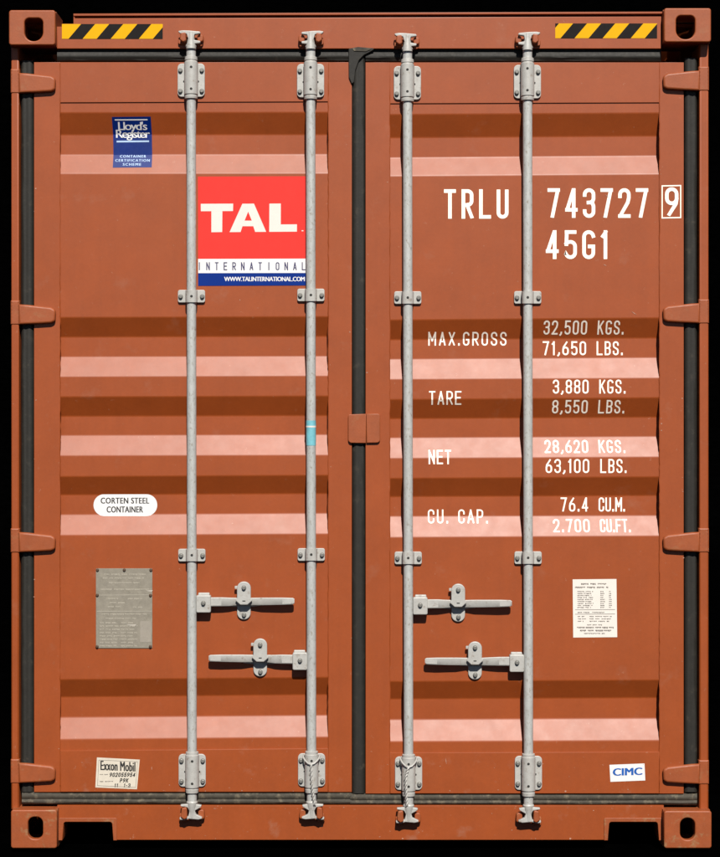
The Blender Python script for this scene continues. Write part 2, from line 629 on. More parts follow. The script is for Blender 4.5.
def make_door(side, label):
    x0, x1, rb, ty, by = PANELS[side]
    L_ = side == 'L'
    X0, X1 = (34.2, 351.8) if L_ else (365.6, 683.6)
    T, B = (62.2, 792.0) if L_ else (62.4, 793.6)
    # core: the four hollow sections behind the face plates
    core = []
    me = bpy.data.meshes.new('c')
    core.append(plate_mesh([[(X0, T), (X1, T), (X1, B), (X0, B)], [(x0 - 1, ty - 2), (x1 + 1, ty - 2), (x1 + 1, by[0] + 2), (x0 - 1, by[0] + 2)]], -0.06, -0.001, 0.0015))
    bpy.data.meshes.remove(me)
    door = link('door', join_meshes(core), 'paint', root, label)
    # stiles and rails
    plate('stile', [rrect(X0, T, x0, B, 0)], -0.0008, 0.0015, 'paint', door, 0.0008)
    plate('stile', [rrect(x1, T, X1, B, 0)], -0.0008, 0.0015, 'paint', door, 0.0008)
    plate('top_rail', [[(x0 + 0.3, T), (x1 - 0.3, T), (x1 - 0.3, ty - 1.0), (x0 + 0.3, ty)]], -0.004, 0.0022, 'paint', door, 0.0008)
    plate('bottom_rail', [[(x0 + 0.3, by[0]), (x1 - 0.3, by[1]), (x1 - 0.3, B), (x0 + 0.3, B)]], -0.004, 0.004, 'paint', door, 0.0022)
    link('corrugated_panel', make_panel(side), 'paint', door)
    # unseen sheet added so no light leaks through behind the pressed sheet
    link('light_stop_sheet', box_mesh(PX(X0 + 1), PX(X1 - 1), 0.0605, 0.064, PZ(B - 2), PZ(T + 2)), 'paint', door)
    # weld beads along the panel edges
    for xx in (x0, x1):
        pts = []
        y = T + 1
        while y < B - 1:
            pd = panel_depth(min(max(xx, x0), x1), y, side) if ty < y < by[0] else 0.0
            pts.append((PX(xx + random.uniform(-0.25, 0.25)), -0.0012 + random.uniform(-0.0006, 0.0006), PZ(y)))
            y += random.uniform(3, 7)
        link('weld_bead', tube_mesh(pts, 0.0016, 6), 'paint', door)
    # rubber seals
    def seal(axis, c0, c1, a0, a1, mat='rubber', n=24, flip=False):
        w = c1 - c0
        sec = [(0, -0.03), (0.0, -0.010), (0.10, -0.004), (0.22, -0.001), (0.36, 0.0015), (0.50, -0.0003), (0.60, -0.0035 if axis == 'x' else -0.001), (0.68, -0.0015),
               (0.80, 0.0005), (0.93, -0.003), (1.0, -0.012), (1.0, -0.03)]
        if axis == 'x' and mat == 'rubber':
            sec = [(0, -0.03), (0, -0.008), (0.14, -0.005), (0.30, -0.004), (0.38, -0.0005), (0.52, 0.001), (0.66, 0.0005), (0.74, -0.003), (0.88, -0.004), (1.0, -0.011), (1.0, -0.03)]
        if flip:
            sec = [(1 - a, b) for a, b in sec][::-1]
        sec = [(c0 + w * a, b) for a, b in sec]
        return link('rubber_seal', sweep_mesh(sec, axis, a0, a1, 0.0, n, 0.22), mat, door)
    if L_:
        seal('y', 21.4, 34.0, 60.5, 792, n=44, flip=True)
        seal('y', 352.0, 365.2, 52, 793.4, n=44)
        seal('x', 48.9, 61.8, 57.2, 351.5)
        seal('x', 791.6, 804.4, 22, 351.5, 'dusty_rubber')
    else:
        seal('y', 684.0, 696.8, 58, 792, n=44)
        seal('x', 49.2, 62.2, 365.6, 661)
        seal('x', 793.2, 805.2, 350.2, 697, 'dusty_rubber')
    # hinges
    for hy in ((82.2, 313.8, 541.8, 772.6) if L_ else (79.8, 312.6, 541.6, 773.6)):
        if L_:
            f = lambda x: x
        else:
            f = lambda x: 718.6 - x
        blade = fillet([(f(18.6), hy - 9.6), (f(27), hy - 9.2), (f(51), hy - 6.6), (f(55.6), hy - 4), (f(55.0), hy + 7.4), (f(51), hy + 9.2), (f(38), hy + 10.0), (f(18.6), hy + 10.8)],
                       [0, 6, 4, 4, 4, 4, 6, 0])
        inner = fillet([(f(22.4), hy - 5.2), (f(30), hy - 4.8), (f(50), hy - 2.8), (f(52.0), hy - 1), (f(51.8), hy + 5.4), (f(49), hy + 6.2), (f(37), hy + 6.6), (f(22.4), hy + 7.2)],
                       [1, 4, 2, 2, 2, 2, 4, 1])
        m1 = plate_mesh([blade], 0.0016, 0.021, 0.0075, 4)
        k0, k1 = (10.6, 19.6) if L_ else (698.6, 709.0)
        m2 = plate_mesh([rrect(k0, hy - 13.6, k1, hy + 11.0, 1)], -0.02, 0.0085, 0.005, 3)
        h = link('hinge', join_meshes([m1, m2]), 'cast', door)
    return door


door_l = make_door('L', 'door half with the red and white sticker and metal data plate')
door_r = make_door('R', 'door half with the white stencilled numbers')

# rubber flap where the two top seals meet
plate('seal_flap', [fillet([(348.6, 48.6), (358, 46.8), (376, 48.4), (369, 52.5), (364, 55), (359, 60), (355.5, 70), (354, 82), (351.8, 84), (348.8, 77)], [1, 3, 1, 2, 3, 3, 4, 1, 1, 3])],
      0.002, 0.0098, 'rubber', root, 0.002, label='worn rubber flap where the top seals meet')
plate('seal_flap', [fillet([(352, 48.0), (374, 48.2), (366, 51.5), (354, 51)], 1)], 0.0101, 0.0125, 'dusty_rubber', root, 0.001)

# small locking plate across the door joint
lp = plate('joint_plate', [fillet([(348.2, 414.4), (366.2, 413.8), (366.2, 443.2), (348.2, 443.0)], [1.5, 0, 0, 3.5])], 0.003, 0.013, 'cast', root, 0.0025, 3, 'small red plate across the joint of the two doors')
plate('plate_tab', [fillet([(366.5, 413.8), (380.2, 413.6), (380.2, 442.8), (366.5, 443.0)], [0, 2.5, 3.5, 0])], 0.003, 0.0118, 'cast', lp, 0.0025, 3)

# ------------------------------------------------------------------ locking rods
ROD_D = 0.026
ROD_R = 4.72 * S


def cam_mesh(cx, y0, y1, s, top):
    """forged cam: round stem with two pairs of horns; s=+1 long horn to the left"""
    q = lambda dx: cx - s * dx * 1.0
    if top:
        pts = [(q(13.8), y0 + 0.6), (q(9), y0 - 0.2), (q(2), y0), (q(-8.6), y0 + 1.0), (q(-9.6), y0 + 3.0), (q(-3.4), y0 + 3.8), (q(-2.4), y0 + 9.4), (q(-9.4), y0 + 10.4),
               (q(-8.8), y0 + 12.6), (q(-3.0), y0 + 13.2), (q(-3.0), y1), (q(3.4), y1), (q(2.8), y0 + 9), (q(4.6), y0 + 3.4), (q(11), y0 + 3.0)]
        stem = [(y1 + 0.5, 4.4), (y1 - 3, 4.2), (y0 + 8, 3.0), (y0 + 2.0, 2.8), (y0 + 1.2, 2.0)]
    else:
        pts = [(q(3.4), y0), (q(4.0), y0 + 1.4), (q(11.8), y0 + 2.0), (q(11.6), y0 + 3.6), (q(4.6), y0 + 4.8), (q(2.6), y0 + 8.5), (q(4), y1 - 3.6), (q(12.8), y1 - 2.6),
               (q(12.4), y1 - 0.4), (q(8), y1 - 0.2), (q(3), y1 - 1.4), (q(-6), y1 - 0.6), (q(-9.8), y1 - 1.4), (q(-10), y1 - 3.0), (q(-4), y1 - 5.6), (q(-2.6), y0 + 8), (q(-8.6), y0 + 4.6),
               (q(-9.6), y0 + 2.6), (q(-4), y0 + 1.6), (q(-3.4), y0)]
        stem = [(y1 - 2.2, 2.0), (y1 - 3, 2.6), (y0 + 8, 2.9), (y0 + 3, 4.2), (y0 - 0.5, 4.4)]
    m1 = plate_mesh([fillet(pts, 0.7, 2)], 0.024, 0.042, 0.0022, 2)
    d = 0.033
    return join_meshes([m1, lathe_mesh([(PZ(y, d), r * S * 1.12) for y, r in stem], PX(cx, d), -d, 16)])


def locking_rod(cx, cxb, top, bot, g1, g2, s, label):
    """cx/cxb: rod centre at top and bottom; top/bot: bracket plate (y0,y1); g1,g2: guide strap centres"""
    d = ROD_D
    yA, yB = top[0] - 18, bot[1] + 16
    pr = []
    bm = bmesh.new()
    n = 28
    rings = []
    for k in range(2):
        py, px = ((yA + 4, cx), (yB - 2, cxb))[k]
        rings.append([bm.verts.new((PX(px, d) + ROD_R * math.cos(2 * math.pi * j / n), -d + ROD_R * math.sin(2 * math.pi * j / n), PZ(py, d))) for j in range(n)])
    for j in range(n):
        bm.faces.new((rings[0][j], rings[0][(j + 1) % n], rings[1][(j + 1) % n], rings[1][j]))
    bm.faces.new(rings[0]); bm.faces.new(rings[1])
    rod = link('locking_rod', from_bm(bm), 'galv', root, label)
    for (y0, y1), c, is_top in ((top, cx, True), (bot, cxb, False)):
        m = [plate_mesh([rrect(c - 13.6, y0, c + 13.6, y1, 4.2, 6)], 0.0022 if is_top else 0.0042, 0.011, 0.0018)]
        R = lambda r: r * S
        if is_top:
            pf = [(y0 - 7.0, 5.0), (y0 - 6.4, 6.2), (y0 - 3.2, 6.4), (y0 - 2.6, 5.9), (y0 - 1.6, 6.0), (y0 - 1.0, 6.9), (y1 - 2.4, 6.9), (y1 - 1.8, 6.1), (y1 - 0.9, 6.1), (y1 - 0.4, 6.6), (y1 + 2.0, 6.4), (y1 + 2.4, 4.9)]
            knob = [(y0 - 19.5, 3.8), (y0 - 18.8, 5.2), (y0 - 16.6, 5.6), (y0 - 15.4, 4.9)]
        else:
            pf = [(y0 - 2.6, 4.9), (y0 - 2.2, 6.4), (y0 + 0.4, 6.4), (y0 + 1.0, 6.9), (y1 + 0.2, 6.9), (y1 + 0.8, 5.9), (y1 + 1.8, 5.9), (y1 + 2.2, 6.5), (y1 + 5.6, 6.3), (y1 + 6.2, 5.0)]
            knob = [(y1 + 14.0, 4.9), (y1 + 15.2, 5.6), (y1 + 17.6, 5.2), (y1 + 18.4, 3.8)]
        m.append(lathe_mesh([(PZ(y, d), r * S) for y, r in pf], PX(c, d), -d))
        m.append(lathe_mesh([(PZ(y, d), r * S) for y, r in knob], PX(c, d), -d))
        link('bearing_bracket', join_meshes(m), 'bracket', rod)
        yb = (y0 + y1) / 2
        for sx in (-10.7, 10.7):
            for sy in (-9.6, 11.0):
                bolt(rod, c + sx, yb + sy, 0.011)
        for sy in (-13.2, 8.6) if is_top else (-9.0, 13.4):
            o = bolt(rod, c, yb + sy * 1.0, d + 6.9 * S - 0.0012, 'hole_shade_disc', HOLE_DISC)
        for sx in (-7.2, 7.2):
            o = bolt(rod, c + sx, yb + 1.2, 0.0118, 'hole_shade_disc', HOLE_DISC)
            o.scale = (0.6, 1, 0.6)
        # cam
        if is_top:
            link('cam_head', cam_mesh(c, y0 - 33, y0 - 15, s, True), 'bracket', rod)
        else:
            link('cam_head', cam_mesh(c, y1 + 16.0, y1 + 33.5, s, False), 'bracket', rod)
        # keepers riveted to header or sill
        par = header if is_top else sill
        base = 0.0085 if is_top else 0.0065
        ya, yb_ = (y0 - 31.5, y0 - 23) if is_top else (y1 + 20.5, y1 + 31.5)
        q = lambda dx: c - s * dx
        k1 = [plate_mesh([fillet([(q(5.4), ya), (q(10.6), ya + 1), (q(11.6), yb_ - 1), (q(8), yb_ + 1.6), (q(5.0), yb_)], 1.6, 4)], base, 0.049, 0.004, 3),
              plate_mesh([fillet([(q(4.6), ya + 6), (q(13), ya + 6), (q(13.2), yb_ + 4), (q(5), yb_ + 4)], 2, 4)], base, 0.020, 0.003, 3)]
        link('cam_keeper', join_meshes(k1), 'cast', par)
        k2 = [plate_mesh([fillet([(q(-6), ya + 2.5), (q(-12), ya + 2.2), (q(-12.4), yb_ + 1), (q(-6), yb_ + 1.6)], 2.4, 4)], base, 0.030, 0.004, 3)]
        if is_top:
            k2.append(plate_mesh([fillet([(q(-5), ya + 6), (q(-11.5), ya + 6), (q(-11.5), yb_ + 6), (q(-5), yb_ + 6)], 2, 4)], base, 0.018, 0.003, 3))
        link('cam_keeper', join_meshes(k2), 'cast', par)
    for gy in (g1, g2):
        t = (gy - yA) / (yB - yA)
        c = cx + (cxb - cx) * t
        r = ROD_R / S + 0.9
        tabs = plate_mesh([rrect(c - 13.6, gy - 6.3, c + 13.6, gy + 6.3, 2.0, 4)], -0.0015, 0.008, 0.0015)
        arc = [(c - r - 0.4, 0.001)]
        for k in range(11):
            a = math.pi - math.pi * k / 10
            ca, sa = math.cos(a), math.sin(a)
            # squarish hump
            ca = math.copysign(abs(ca) ** 0.75, ca)
            sa = abs(sa) ** 0.75
            arc.append((c + (r + 0.3) * ca, ROD_D + sa * (ROD_R + 0.0045)))
        arc.append((c + r + 0.4, 0.001))
        hump = sweep_mesh(arc, 'y', gy - 6.0, gy + 6.0)
        link('guide_strap', join_meshes([tabs, hump]), 'bracket', rod)
        for sx in (-10.8, 10.8):
            bolt(rod, c + sx, gy + 0.4, 0.008)
        bolt(rod, c, gy, ROD_D + ROD_R + 0.0035, 'hole_shade_disc', HOLE_DISC)
    return rod


bmh = bmesh.new()  # solid disc, no opening; the hole's shade is in its colour
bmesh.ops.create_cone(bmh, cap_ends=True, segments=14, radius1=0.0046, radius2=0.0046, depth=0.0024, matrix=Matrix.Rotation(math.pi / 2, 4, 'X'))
HOLE_DISC = from_bm(bmh)
HOLE_DISC.materials.append(M['hole'])

rods = [locking_rod(191.2, 192.2, (63.4, 96.8), (754.0, 786.8), 296.2, 555.2, 1, 'grey locking rod, first from the blue sticker'),
        locking_rod(310.6, 311.6, (63.8, 97.4), (753.4, 786.6), 295.0, 554.6, -1, 'grey locking rod with a turn of cyan tape'),
        locking_rod(407.4, 408.6, (66.0, 99.6), (756.6, 790.0), 297.6, 558.0, 1, 'grey locking rod next to the joint on the numbered door'),
        locking_rod(527.4, 528.4, (64.8, 98.4), (756.0, 790.0), 297.4, 557.8, -1, 'grey locking rod between the stencilled words and numbers')]

# cyan tape wound round the second rod
bmt = lathe_mesh([(PZ(445.5, ROD_D), ROD_R + 0.0006), (PZ(440, ROD_D), ROD_R + 0.001), (PZ(432, ROD_D), ROD_R + 0.0007), (PZ(425, ROD_D), ROD_R + 0.0011), (PZ(420.5, ROD_D), ROD_R + 0.0006)], PX(311.05, ROD_D), -ROD_D)
tp = link('tape_band', bmt, 'cyan', rods[1], 'pale cyan tape wound round the rod')
bmt = lathe_mesh([(PZ(427.4, ROD_D), ROD_R + 0.0013), (PZ(425.8, ROD_D), ROD_R + 0.0014)], PX(311.0, ROD_D), -ROD_D)
link('tape_band', bmt, 'sheet', rods[1])


# ------------------------------------------------------------------ door handles
def loft_mesh(secs):
    """secs: (px, y_top, y_bot, d_back, d_front) rectangles, bevelled"""
    bm = bmesh.new()
    rows = []
    for px, yt, yb, d0, d1 in secs:
        c = 0.8
        cd = 0.002
        ring = [(yt + c, d0), (yt, d0 + cd), (yt, d1 - cd), (yt + c, d1), (yb - c, d1), (yb, d1 - cd), (yb, d0 + cd), (yb - c, d0)]
        rows.append([bm.verts.new((PX(px, dd), -dd, PZ(y, dd))) for y, dd in ring])
    for a, b in zip(rows, rows[1:]):
        for k in range(8):
            bm.faces.new((a[k], a[(k + 1) % 8], b[(k + 1) % 8], b[k]))
    bm.faces.new(rows[0]); bm.faces.new(rows[-1])
    return from_bm(bm, angle=40)


def door_handle(bx, by, s, cat_dx, end_dx, tilt, label):
    q = lambda dx: bx + s * dx
    cx = q(cat_dx)
    bar = loft_mesh([(q(6), by - 5.6, by + 3.4, 0.014, 0.028), (q(18), by - 5.8 + tilt * 0.3, by + 3.2, 0.014, 0.028), (q(cat_dx - 15), by - 5.6 + tilt * 0.5, by + 3.0, 0.013, 0.026),
                     (q(cat_dx - 6), by - 5.6 + tilt, by + 1.8 + tilt, 0.013, 0.022), (q(cat_dx + 6), by - 5.6 + tilt, by + 1.8 + tilt, 0.013, 0.022),
                     (q(cat_dx + 18), by - 5.8 + tilt, by + 1.8 + tilt, 0.018, 0.030), (q(end_dx - 12), by - 5.8 + tilt, by + 1.4 + tilt, 0.022, 0.034), (q(end_dx - 1.5), by - 5.5 + tilt, by + 1.0 + tilt, 0.022, 0.034),
                     (q(end_dx), by - 4.6 + tilt, by + 0.0 + tilt, 0.023, 0.033)])
    # lower fin of the lever next to the catch
    fin = loft_mesh([(q(cat_dx - 19), by + 1.0, by + 3.2, 0.006, 0.010), (q(cat_dx - 8), by - 0.6 + tilt, by + 3.8, 0.004, 0.008), (q(cat_dx + 8), by - 0.6 + tilt, by + 3.8, 0.004, 0.008), (q(cat_dx + 17), by + 0.6 + tilt, by + 2.8, 0.006, 0.010)])
    h = link('door_handle', join_meshes([bar, fin]), 'bracket', root, label)
    hub = [plate_mesh([fillet([(q(-7.2), by - 7.6), (q(7.4), by - 7.6), (q(7.4), by + 9.8), (q(-7.2), by + 9.8)], 1.6, 4)], 0.004, 0.036, 0.003, 3),
           plate_mesh([fillet([(q(-5.2), by - 10.2), (q(6.2), by - 10.2), (q(6.2), by - 6), (q(-5.2), by - 6)], 1.0, 3)], 0.012, 0.028, 0.003, 3),
           plate_mesh([rrect(min(q(-11), q(-7)), by - 6, max(q(-11), q(-7)), by + 8, 0.5, 2)], 0.014, 0.027, 0.002, 2)]
    link('handle_hub', join_meshes(hub), 'bracket', h)
    bolt(h, bx, by + 0.2, 0.036)
    cy = by - 3 + tilt
    base = plate_mesh([fillet([(cx - 6.8, cy - 18.6), (cx + 6.8, cy - 18.6), (cx + 6.8, cy + 19.2), (cx - 6.8, cy + 19.2)], 6.6, 8)], -0.0015, 0.007, 0.0025, 3)
    riser = plate_mesh([fillet([(cx - 6.0, cy - 18), (cx + 6.0, cy - 18), (cx + 6.0, cy - 5), (cx - 6.0, cy - 5)], [5.5, 5.5, 1, 1], 6)], 0.0075, 0.028, 0.001, 1)
    link('catch_plate', join_meshes([base, riser]), 'bracket', h)
    flap = plate_mesh([fillet([(cx - 6.9, cy - 18.8), (cx + 6.9, cy - 18.8), (cx + 6.9, cy - 2.6), (cx + 8.6, cy + 0.2), (cx + 3.6, cy + 4.6), (cx - 3.6, cy + 4.6), (cx - 8.6, cy + 0.2), (cx - 6.9, cy - 2.6)],
                              [6.6, 6.6, 1, 1, 1.5, 1.5, 1, 1], 7)], 0.0285, 0.037, 0.0028, 3)
    pin = plate_mesh([rrect(cx - 9.2, cy - 14.4, cx - 6, cy - 11.4, 0.6, 2)], 0.012, 0.020, 0.001, 1)
    link('catch_flap', join_meshes([flap, pin]), 'bracket', h)
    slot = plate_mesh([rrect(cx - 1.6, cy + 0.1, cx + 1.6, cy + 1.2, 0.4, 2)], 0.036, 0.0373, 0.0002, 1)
    link('slot_shade', slot, 'hole', h)  # thin dark slab on the flap, a slot's shade painted as colour
    bolt(h, cx, cy - 12.6, 0.037)
    bolt(h, cx + 0.2, cy + 14.6, 0.007)
    return h


door_handle(203.4, 603.0, 1, 40.5, 91.0, 0.4, 'grey lever handle, upper one on the stickered door')
door_handle(300.0, 660.4, -1, 39.8, 91.2, 0.0, 'grey lever handle, lower one on the stickered door')
door_handle(420.2, 605.0, 1, 38.0, 91.6, 0.6, 'grey lever handle, upper one on the numbered door')
door_handle(517.0, 662.4, -1, 42.0, 92.0, 1.0, 'grey lever handle, lower one on the numbered door')


# ------------------------------------------------------------------ flat prints, laid on the pressed sheet
def lay(bm, side, eps):
    """bm holds photograph pixels in x (=px) and z (=py); cut along the creases and drop onto the sheet"""
    x0, x1, rb, ty, by = PANELS[side]
    for r in rb:
        a = Vector((x0, 0, r[0])); b = Vector((x1, 0, r[1]))
        no = Vector((-(b.z - a.z), 0, b.x - a.x)).normalized()
        bmesh.ops.bisect_plane(bm, geom=bm.verts[:] + bm.edges[:] + bm.faces[:], plane_co=a, plane_no=no, dist=1e-4)
    for v in bm.verts:
        px, py = v.co.x, v.co.z
        inside = x0 <= px <= x1 and ty < py < by[0]
        d = (panel_depth(px, py, side) if inside else 0.0015) + eps + v.co.y
        if not inside and px >= x0 and px <= x1:
            d += 0.0028
        # printed marks keep their measured place on the sheet
        v.co = Vector((PX(px), -d, PZ(py)))
    me = bpy.data.meshes.new('print')
    for f in bm.faces:
        f.normal_update()
    bm.to_mesh(me)
    bm.free()
    if me.polygons and sum(p.normal.y * p.area for p in me.polygons) > 0:
        me.flip_normals()
    return me


def flat_poly(polys):
    bm = bmesh.new()
    for k, lp in enumerate(polys):
        bm.faces.new([bm.verts.new((x, 0.00012 * (k % 4), y)) for x, y in lp])
    bmesh.ops.triangulate(bm, faces=[f for f in bm.faces if len(f.verts) > 4])
    return bm


def sticker(name, polys, side, eps, mat, parent=None, label=None):
    return link(name, lay(flat_poly(polys), side, eps), mat, parent or root, label)


# ---- stroke lettering (condensed stencil capitals)
def glyph(ch, w, t):
    RV = min(0.5 * (w - t) / (1 - t), 0.22)
    def arc(cv, a0, a1, n=9):
        return [(0.5 + 0.5 * math.cos(math.radians(a0 + (a1 - a0) * k / n)), cv + RV * math.sin(math.radians(a0 + (a1 - a0) * k / n))) for k in range(n + 1)]
    T_, B_ = 1 - RV, RV
    g = {
        '0': [arc(T_, 0, 180) + arc(B_, 180, 360) + [(1, T_)]],
        'C': [[(1, .70)] + arc(T_, 0, 180) + arc(B_, 180, 360) + [(1, .30)]],
        'G': [arc(T_, 8, 180) + arc(B_, 180, 360) + [(1, .43)], [(1.0, .43), (.60, .43)]],
        'U': [[(0, 1)] + arc(B_, 180, 360) + [(1, 1)]],
        'S': [[(1, .76)] + arc(T_, 0, 180) + [(0.02, .68), (.15, .58), (.85, .43), (.98, .33)] + arc(B_, 0, -180) + [(0, .24)]],
        '3': [[(0, .80)] + arc(T_, 180, 0) + [(1, .66), (.9, .57), (.7, .525), (.4, .52)], [(.7, .525), (.9, .48), (1, .38)] + arc(B_, 0, -180) + [(0, .20)]],
        '2': [[(0, .76)] + arc(T_, 180, 0) + [(1, .70), (.88, .52), (.04, 0)], [(0, 0), (1, 0)]],
        '7': [[(0, 1), (1, 1)], [(.95, 1), (.36, 0)]],
        '4': [[(1, .24), (0, .24)], [(.04, .26), (.70, 1.0)], [(.76, 1), (.76, 0)]],
        '9': [arc(T_, 0, 180) + arc(.44 + RV, 180, 360) + [(1, T_)], [(1, .60), (.92, .42), (.25, 0)]],
        '6': [arc(B_, 180, 360) + arc(.56 - RV, 0, 180) + [(0, B_)], [(0, .40), (.08, .58), (.75, 1)]],
        '5': [[(.95, 1), (.08, 1)], [(.10, 1), (.06, .52)], [(.06, .54), (.25, .60)] + arc(.61 - RV, 90, 0) + arc(B_, 0, -180) + [(0, .18)]],
        '1': [[(.15, .84), (.72, 1)], [(.72, 1), (.72, 0)]],
        '8': [arc(T_, 0, 180) + arc(.52 + RV, 180, 360) + [(1, T_)], arc(.52 - RV, 0, 180) + arc(B_, 180, 360) + [(1, .52 - RV)]],
        'T': [[(0, 1), (1, 1)], [(.5, 1), (.5, 0)]],
        'R': [[(0, 0), (0, 1)], [(0, 1), (.5, 1)] + arc(T_, 90, 0) + arc(.46 + RV, 0, -90) + [(0, .46)], [(.45, .46), (1, 0)]],
        'P': [[(0, 0), (0, 1)], [(0, 1), (.5, 1)] + arc(T_, 90, 0) + arc(.44 + RV, 0, -90) + [(0, .44)]],
        'B': [[(0, 0), (0, 1)], [(0, 1), (.5, 1)] + arc(T_, 90, 0) + arc(.52 + RV, 0, -90) + [(0, .52)], [(.4, .52), (.5, .52)] + arc(.52 - RV, 90, 0) + arc(B_, 0, -90) + [(0, 0)]],
        'L': [[(0, 1), (0, 0)], [(0, 0), (1, 0)]],
        'E': [[(0, 1), (0, 0)], [(0, 0), (1, 0)], [(0, 1), (1, 1)], [(0, .52), (.85, .52)]],
        'F': [[(0, 1), (0, 0)], [(0, 1), (1, 1)], [(0, .52), (.85, .52)]],
        'N': [[(0, 0), (0, 1)], [(0, 1), (1, 0)], [(1, 0), (1, 1)]],
        'M': [[(0, 0), (0, 1)], [(0, 1), (.5, .35)], [(.5, .35), (1, 1)], [(1, 1), (1, 0)]],
        'A': [[(0, 0), (.5, 1)], [(.5, 1), (1, 0)], [(.2, .28), (.8, .28)]],
        'X': [[(0, 0), (1, 1)], [(0, 1), (1, 0)]],
        'K': [[(0, 0), (0, 1)], [(0, .38), (1, 1)], [(.35, .58), (1, 0)]],
        'I': [[(.5, 0), (.5, 1)]],
        '.': [[(.5, 0), (.5, t * 0.75)]],
        ',': [[(.62, t * 0.9), (.55, 0), (.2, -0.09)]],
        '-': [[(0, .45), (1, .45)]],
        'Z': [[(0, 1), (1, 1)], [(1, 1), (0, 0)], [(0, 0), (1, 0)]],
    }
    g['O'] = g['0']
    return g[ch]


WID = {'1': .62, '.': .34, ',': .40, ' ': .75, 'M': 1.22, 'I': .3, 'A': 1.05, '-': .6}


def ribbon(bm, pts, hw, y, ext):
    P = [Vector(p) for p in pts]
    P = [p for i, p in enumerate(P) if i == 0 or (p - P[i - 1]).length > 1e-4]
    closed = (P[0] - P[-1]).length < 1e-3
    if closed:
        P = P[:-1]
    n = len(P)
    L_, R_ = [], []
    for i, p in enumerate(P):
        if closed:
            a, b = P[i - 1], P[(i + 1) % n]
        else:
            a, b = P[max(i - 1, 0)], P[min(i + 1, n - 1)]
        ta = (p - a).normalized() if (p - a).length > 1e-9 else (b - p).normalized()
        tb = (b - p).normalized() if (b - p).length > 1e-9 else ta
        t = (ta + tb).normalized()
        k = 1 / max(math.sqrt(max((1 + ta.dot(tb)) / 2, 0)), 0.7)
        nrm = Vector((-t.y, t.x)) * hw * k
        pp = p.copy()
        if not closed and i == 0:
            pp = p - tb * ext
        if not closed and i == n - 1:
            pp = p + ta * ext
        L_.append(bm.verts.new((pp.x + nrm.x, y, pp.y + nrm.y)))
        R_.append(bm.verts.new((pp.x - nrm.x, y, pp.y - nrm.y)))
    for i in range(n if closed else n - 1):
        j = (i + 1) % n
        bm.faces.new((L_[i], L_[j], R_[j], R_[i]))


def stencil_bm(s, x0, x1, y0, y1, t, gap=0.45, w=None, slant=0.0):
    """fit string s into pixel box; t stroke in pixels"""
    bm = bmesh.new()
    units = sum(WID.get(c, 1.0) for c in s) + gap * (len(s) - 1)
    u = (x1 - x0) / units
    H = y1 - y0
    x = x0
    for c in s:
        gw = WID.get(c, 1.0) * u
        if c != ' ':
            thin = c in '.,I'
            iw = max(gw - t, 0.01)
            for k, path in enumerate(glyph(c, gw / H, t / H)):
                q = []
                for a, b in path:
                    xx = x + t / 2 + a * iw if not thin else x + gw * a
                    yy = y1 - t / 2 - b * (H - t)
                    q.append((xx + slant * (y1 - yy), yy))
                square = c in 'TLEFRPBN2714Z5KGAXM' or thin
                ribbon(bm, q, t / 2 * (1.15 if c in '.' else 1), 0.00016 * k, t / 2 if (square and c not in 'AX') or c in '.' else t * 0.42)
        x += gw + gap * u
    # trim the ends flush with the cap line and the base line
    lo, hi = y0, y1
    for v in bm.verts:
        if any(ch in s for ch in ',') is False:
            v.co.z = min(max(v.co.z, lo), hi)
        else:
            v.co.z = max(v.co.z, lo)
    return bm


def stencil(s, x0, x1, y0, y1, t, side='R', gap=0.45, mat='white', parent=None, name='lettering', eps=0.0006, slant=0.0, label=None):
    return link(name, lay(stencil_bm(s, x0, x1, y0, y1, t, gap, slant=slant), side, eps), mat, parent or root, label)


# ---- typeset lettering from the built-in outline font
def font_bm(s, x0, x1, y0, y1, bold=0.0, spacing=1.0, slant=0.0, rot=0.0):
    cu = bpy.data.curves.new('t', 'FONT')
    cu.body = s
    cu.offset = bold
    cu.space_character = spacing
    cu.shear = slant
    cu.resolution_u = 3
    cu.fill_mode = 'FRONT'
    ob = bpy.data.objects.new('t', cu)
    me = bpy.data.meshes.new_from_object(ob)
    bpy.data.objects.remove(ob)
    bpy.data.curves.remove(cu)
    bm = bmesh.new()
    bm.from_mesh(me)
    bpy.data.meshes.remove(me)
    xs = [v.co.x for v in bm.verts]; ys = [v.co.y for v in bm.verts]
    a0, a1, b0, b1 = min(xs), max(xs), min(ys), max(ys)
    for v in bm.verts:
        u, w = (v.co.x - a0) / (a1 - a0), (v.co.y - b0) / (b1 - b0)
        px, py = x0 + u * (x1 - x0), y1 - w * (y1 - y0)
        v.co = Vector((px, 0, py + rot * (px - x0)))
    return bm


def overprint(bm, dx):
    src = bpy.data.meshes.new('x')
    bm.to_mesh(src)
    for k, o in ((1, dx), (2, -dx)):
        n0 = len(bm.verts)
        bm.from_mesh(src)
        bm.verts.ensure_lookup_table()
        for v in bm.verts[n0:]:
            v.co.x += o
            v.co.y += 0.00012 * k
    bpy.data.meshes.remove(src)
    return bm


def typeset(s, x0, x1, y0, y1, side, mat, parent, eps, bold=0.0, spacing=1.0, slant=0.0, rot=0.0, over=0.0, name='lettering'):
    return link(name, lay(overprint(font_bm(s, x0, x1, y0, y1, bold, spacing, slant, rot), over) if over else font_bm(s, x0, x1, y0, y1, bold, spacing, slant, rot), side, eps), mat, parent)


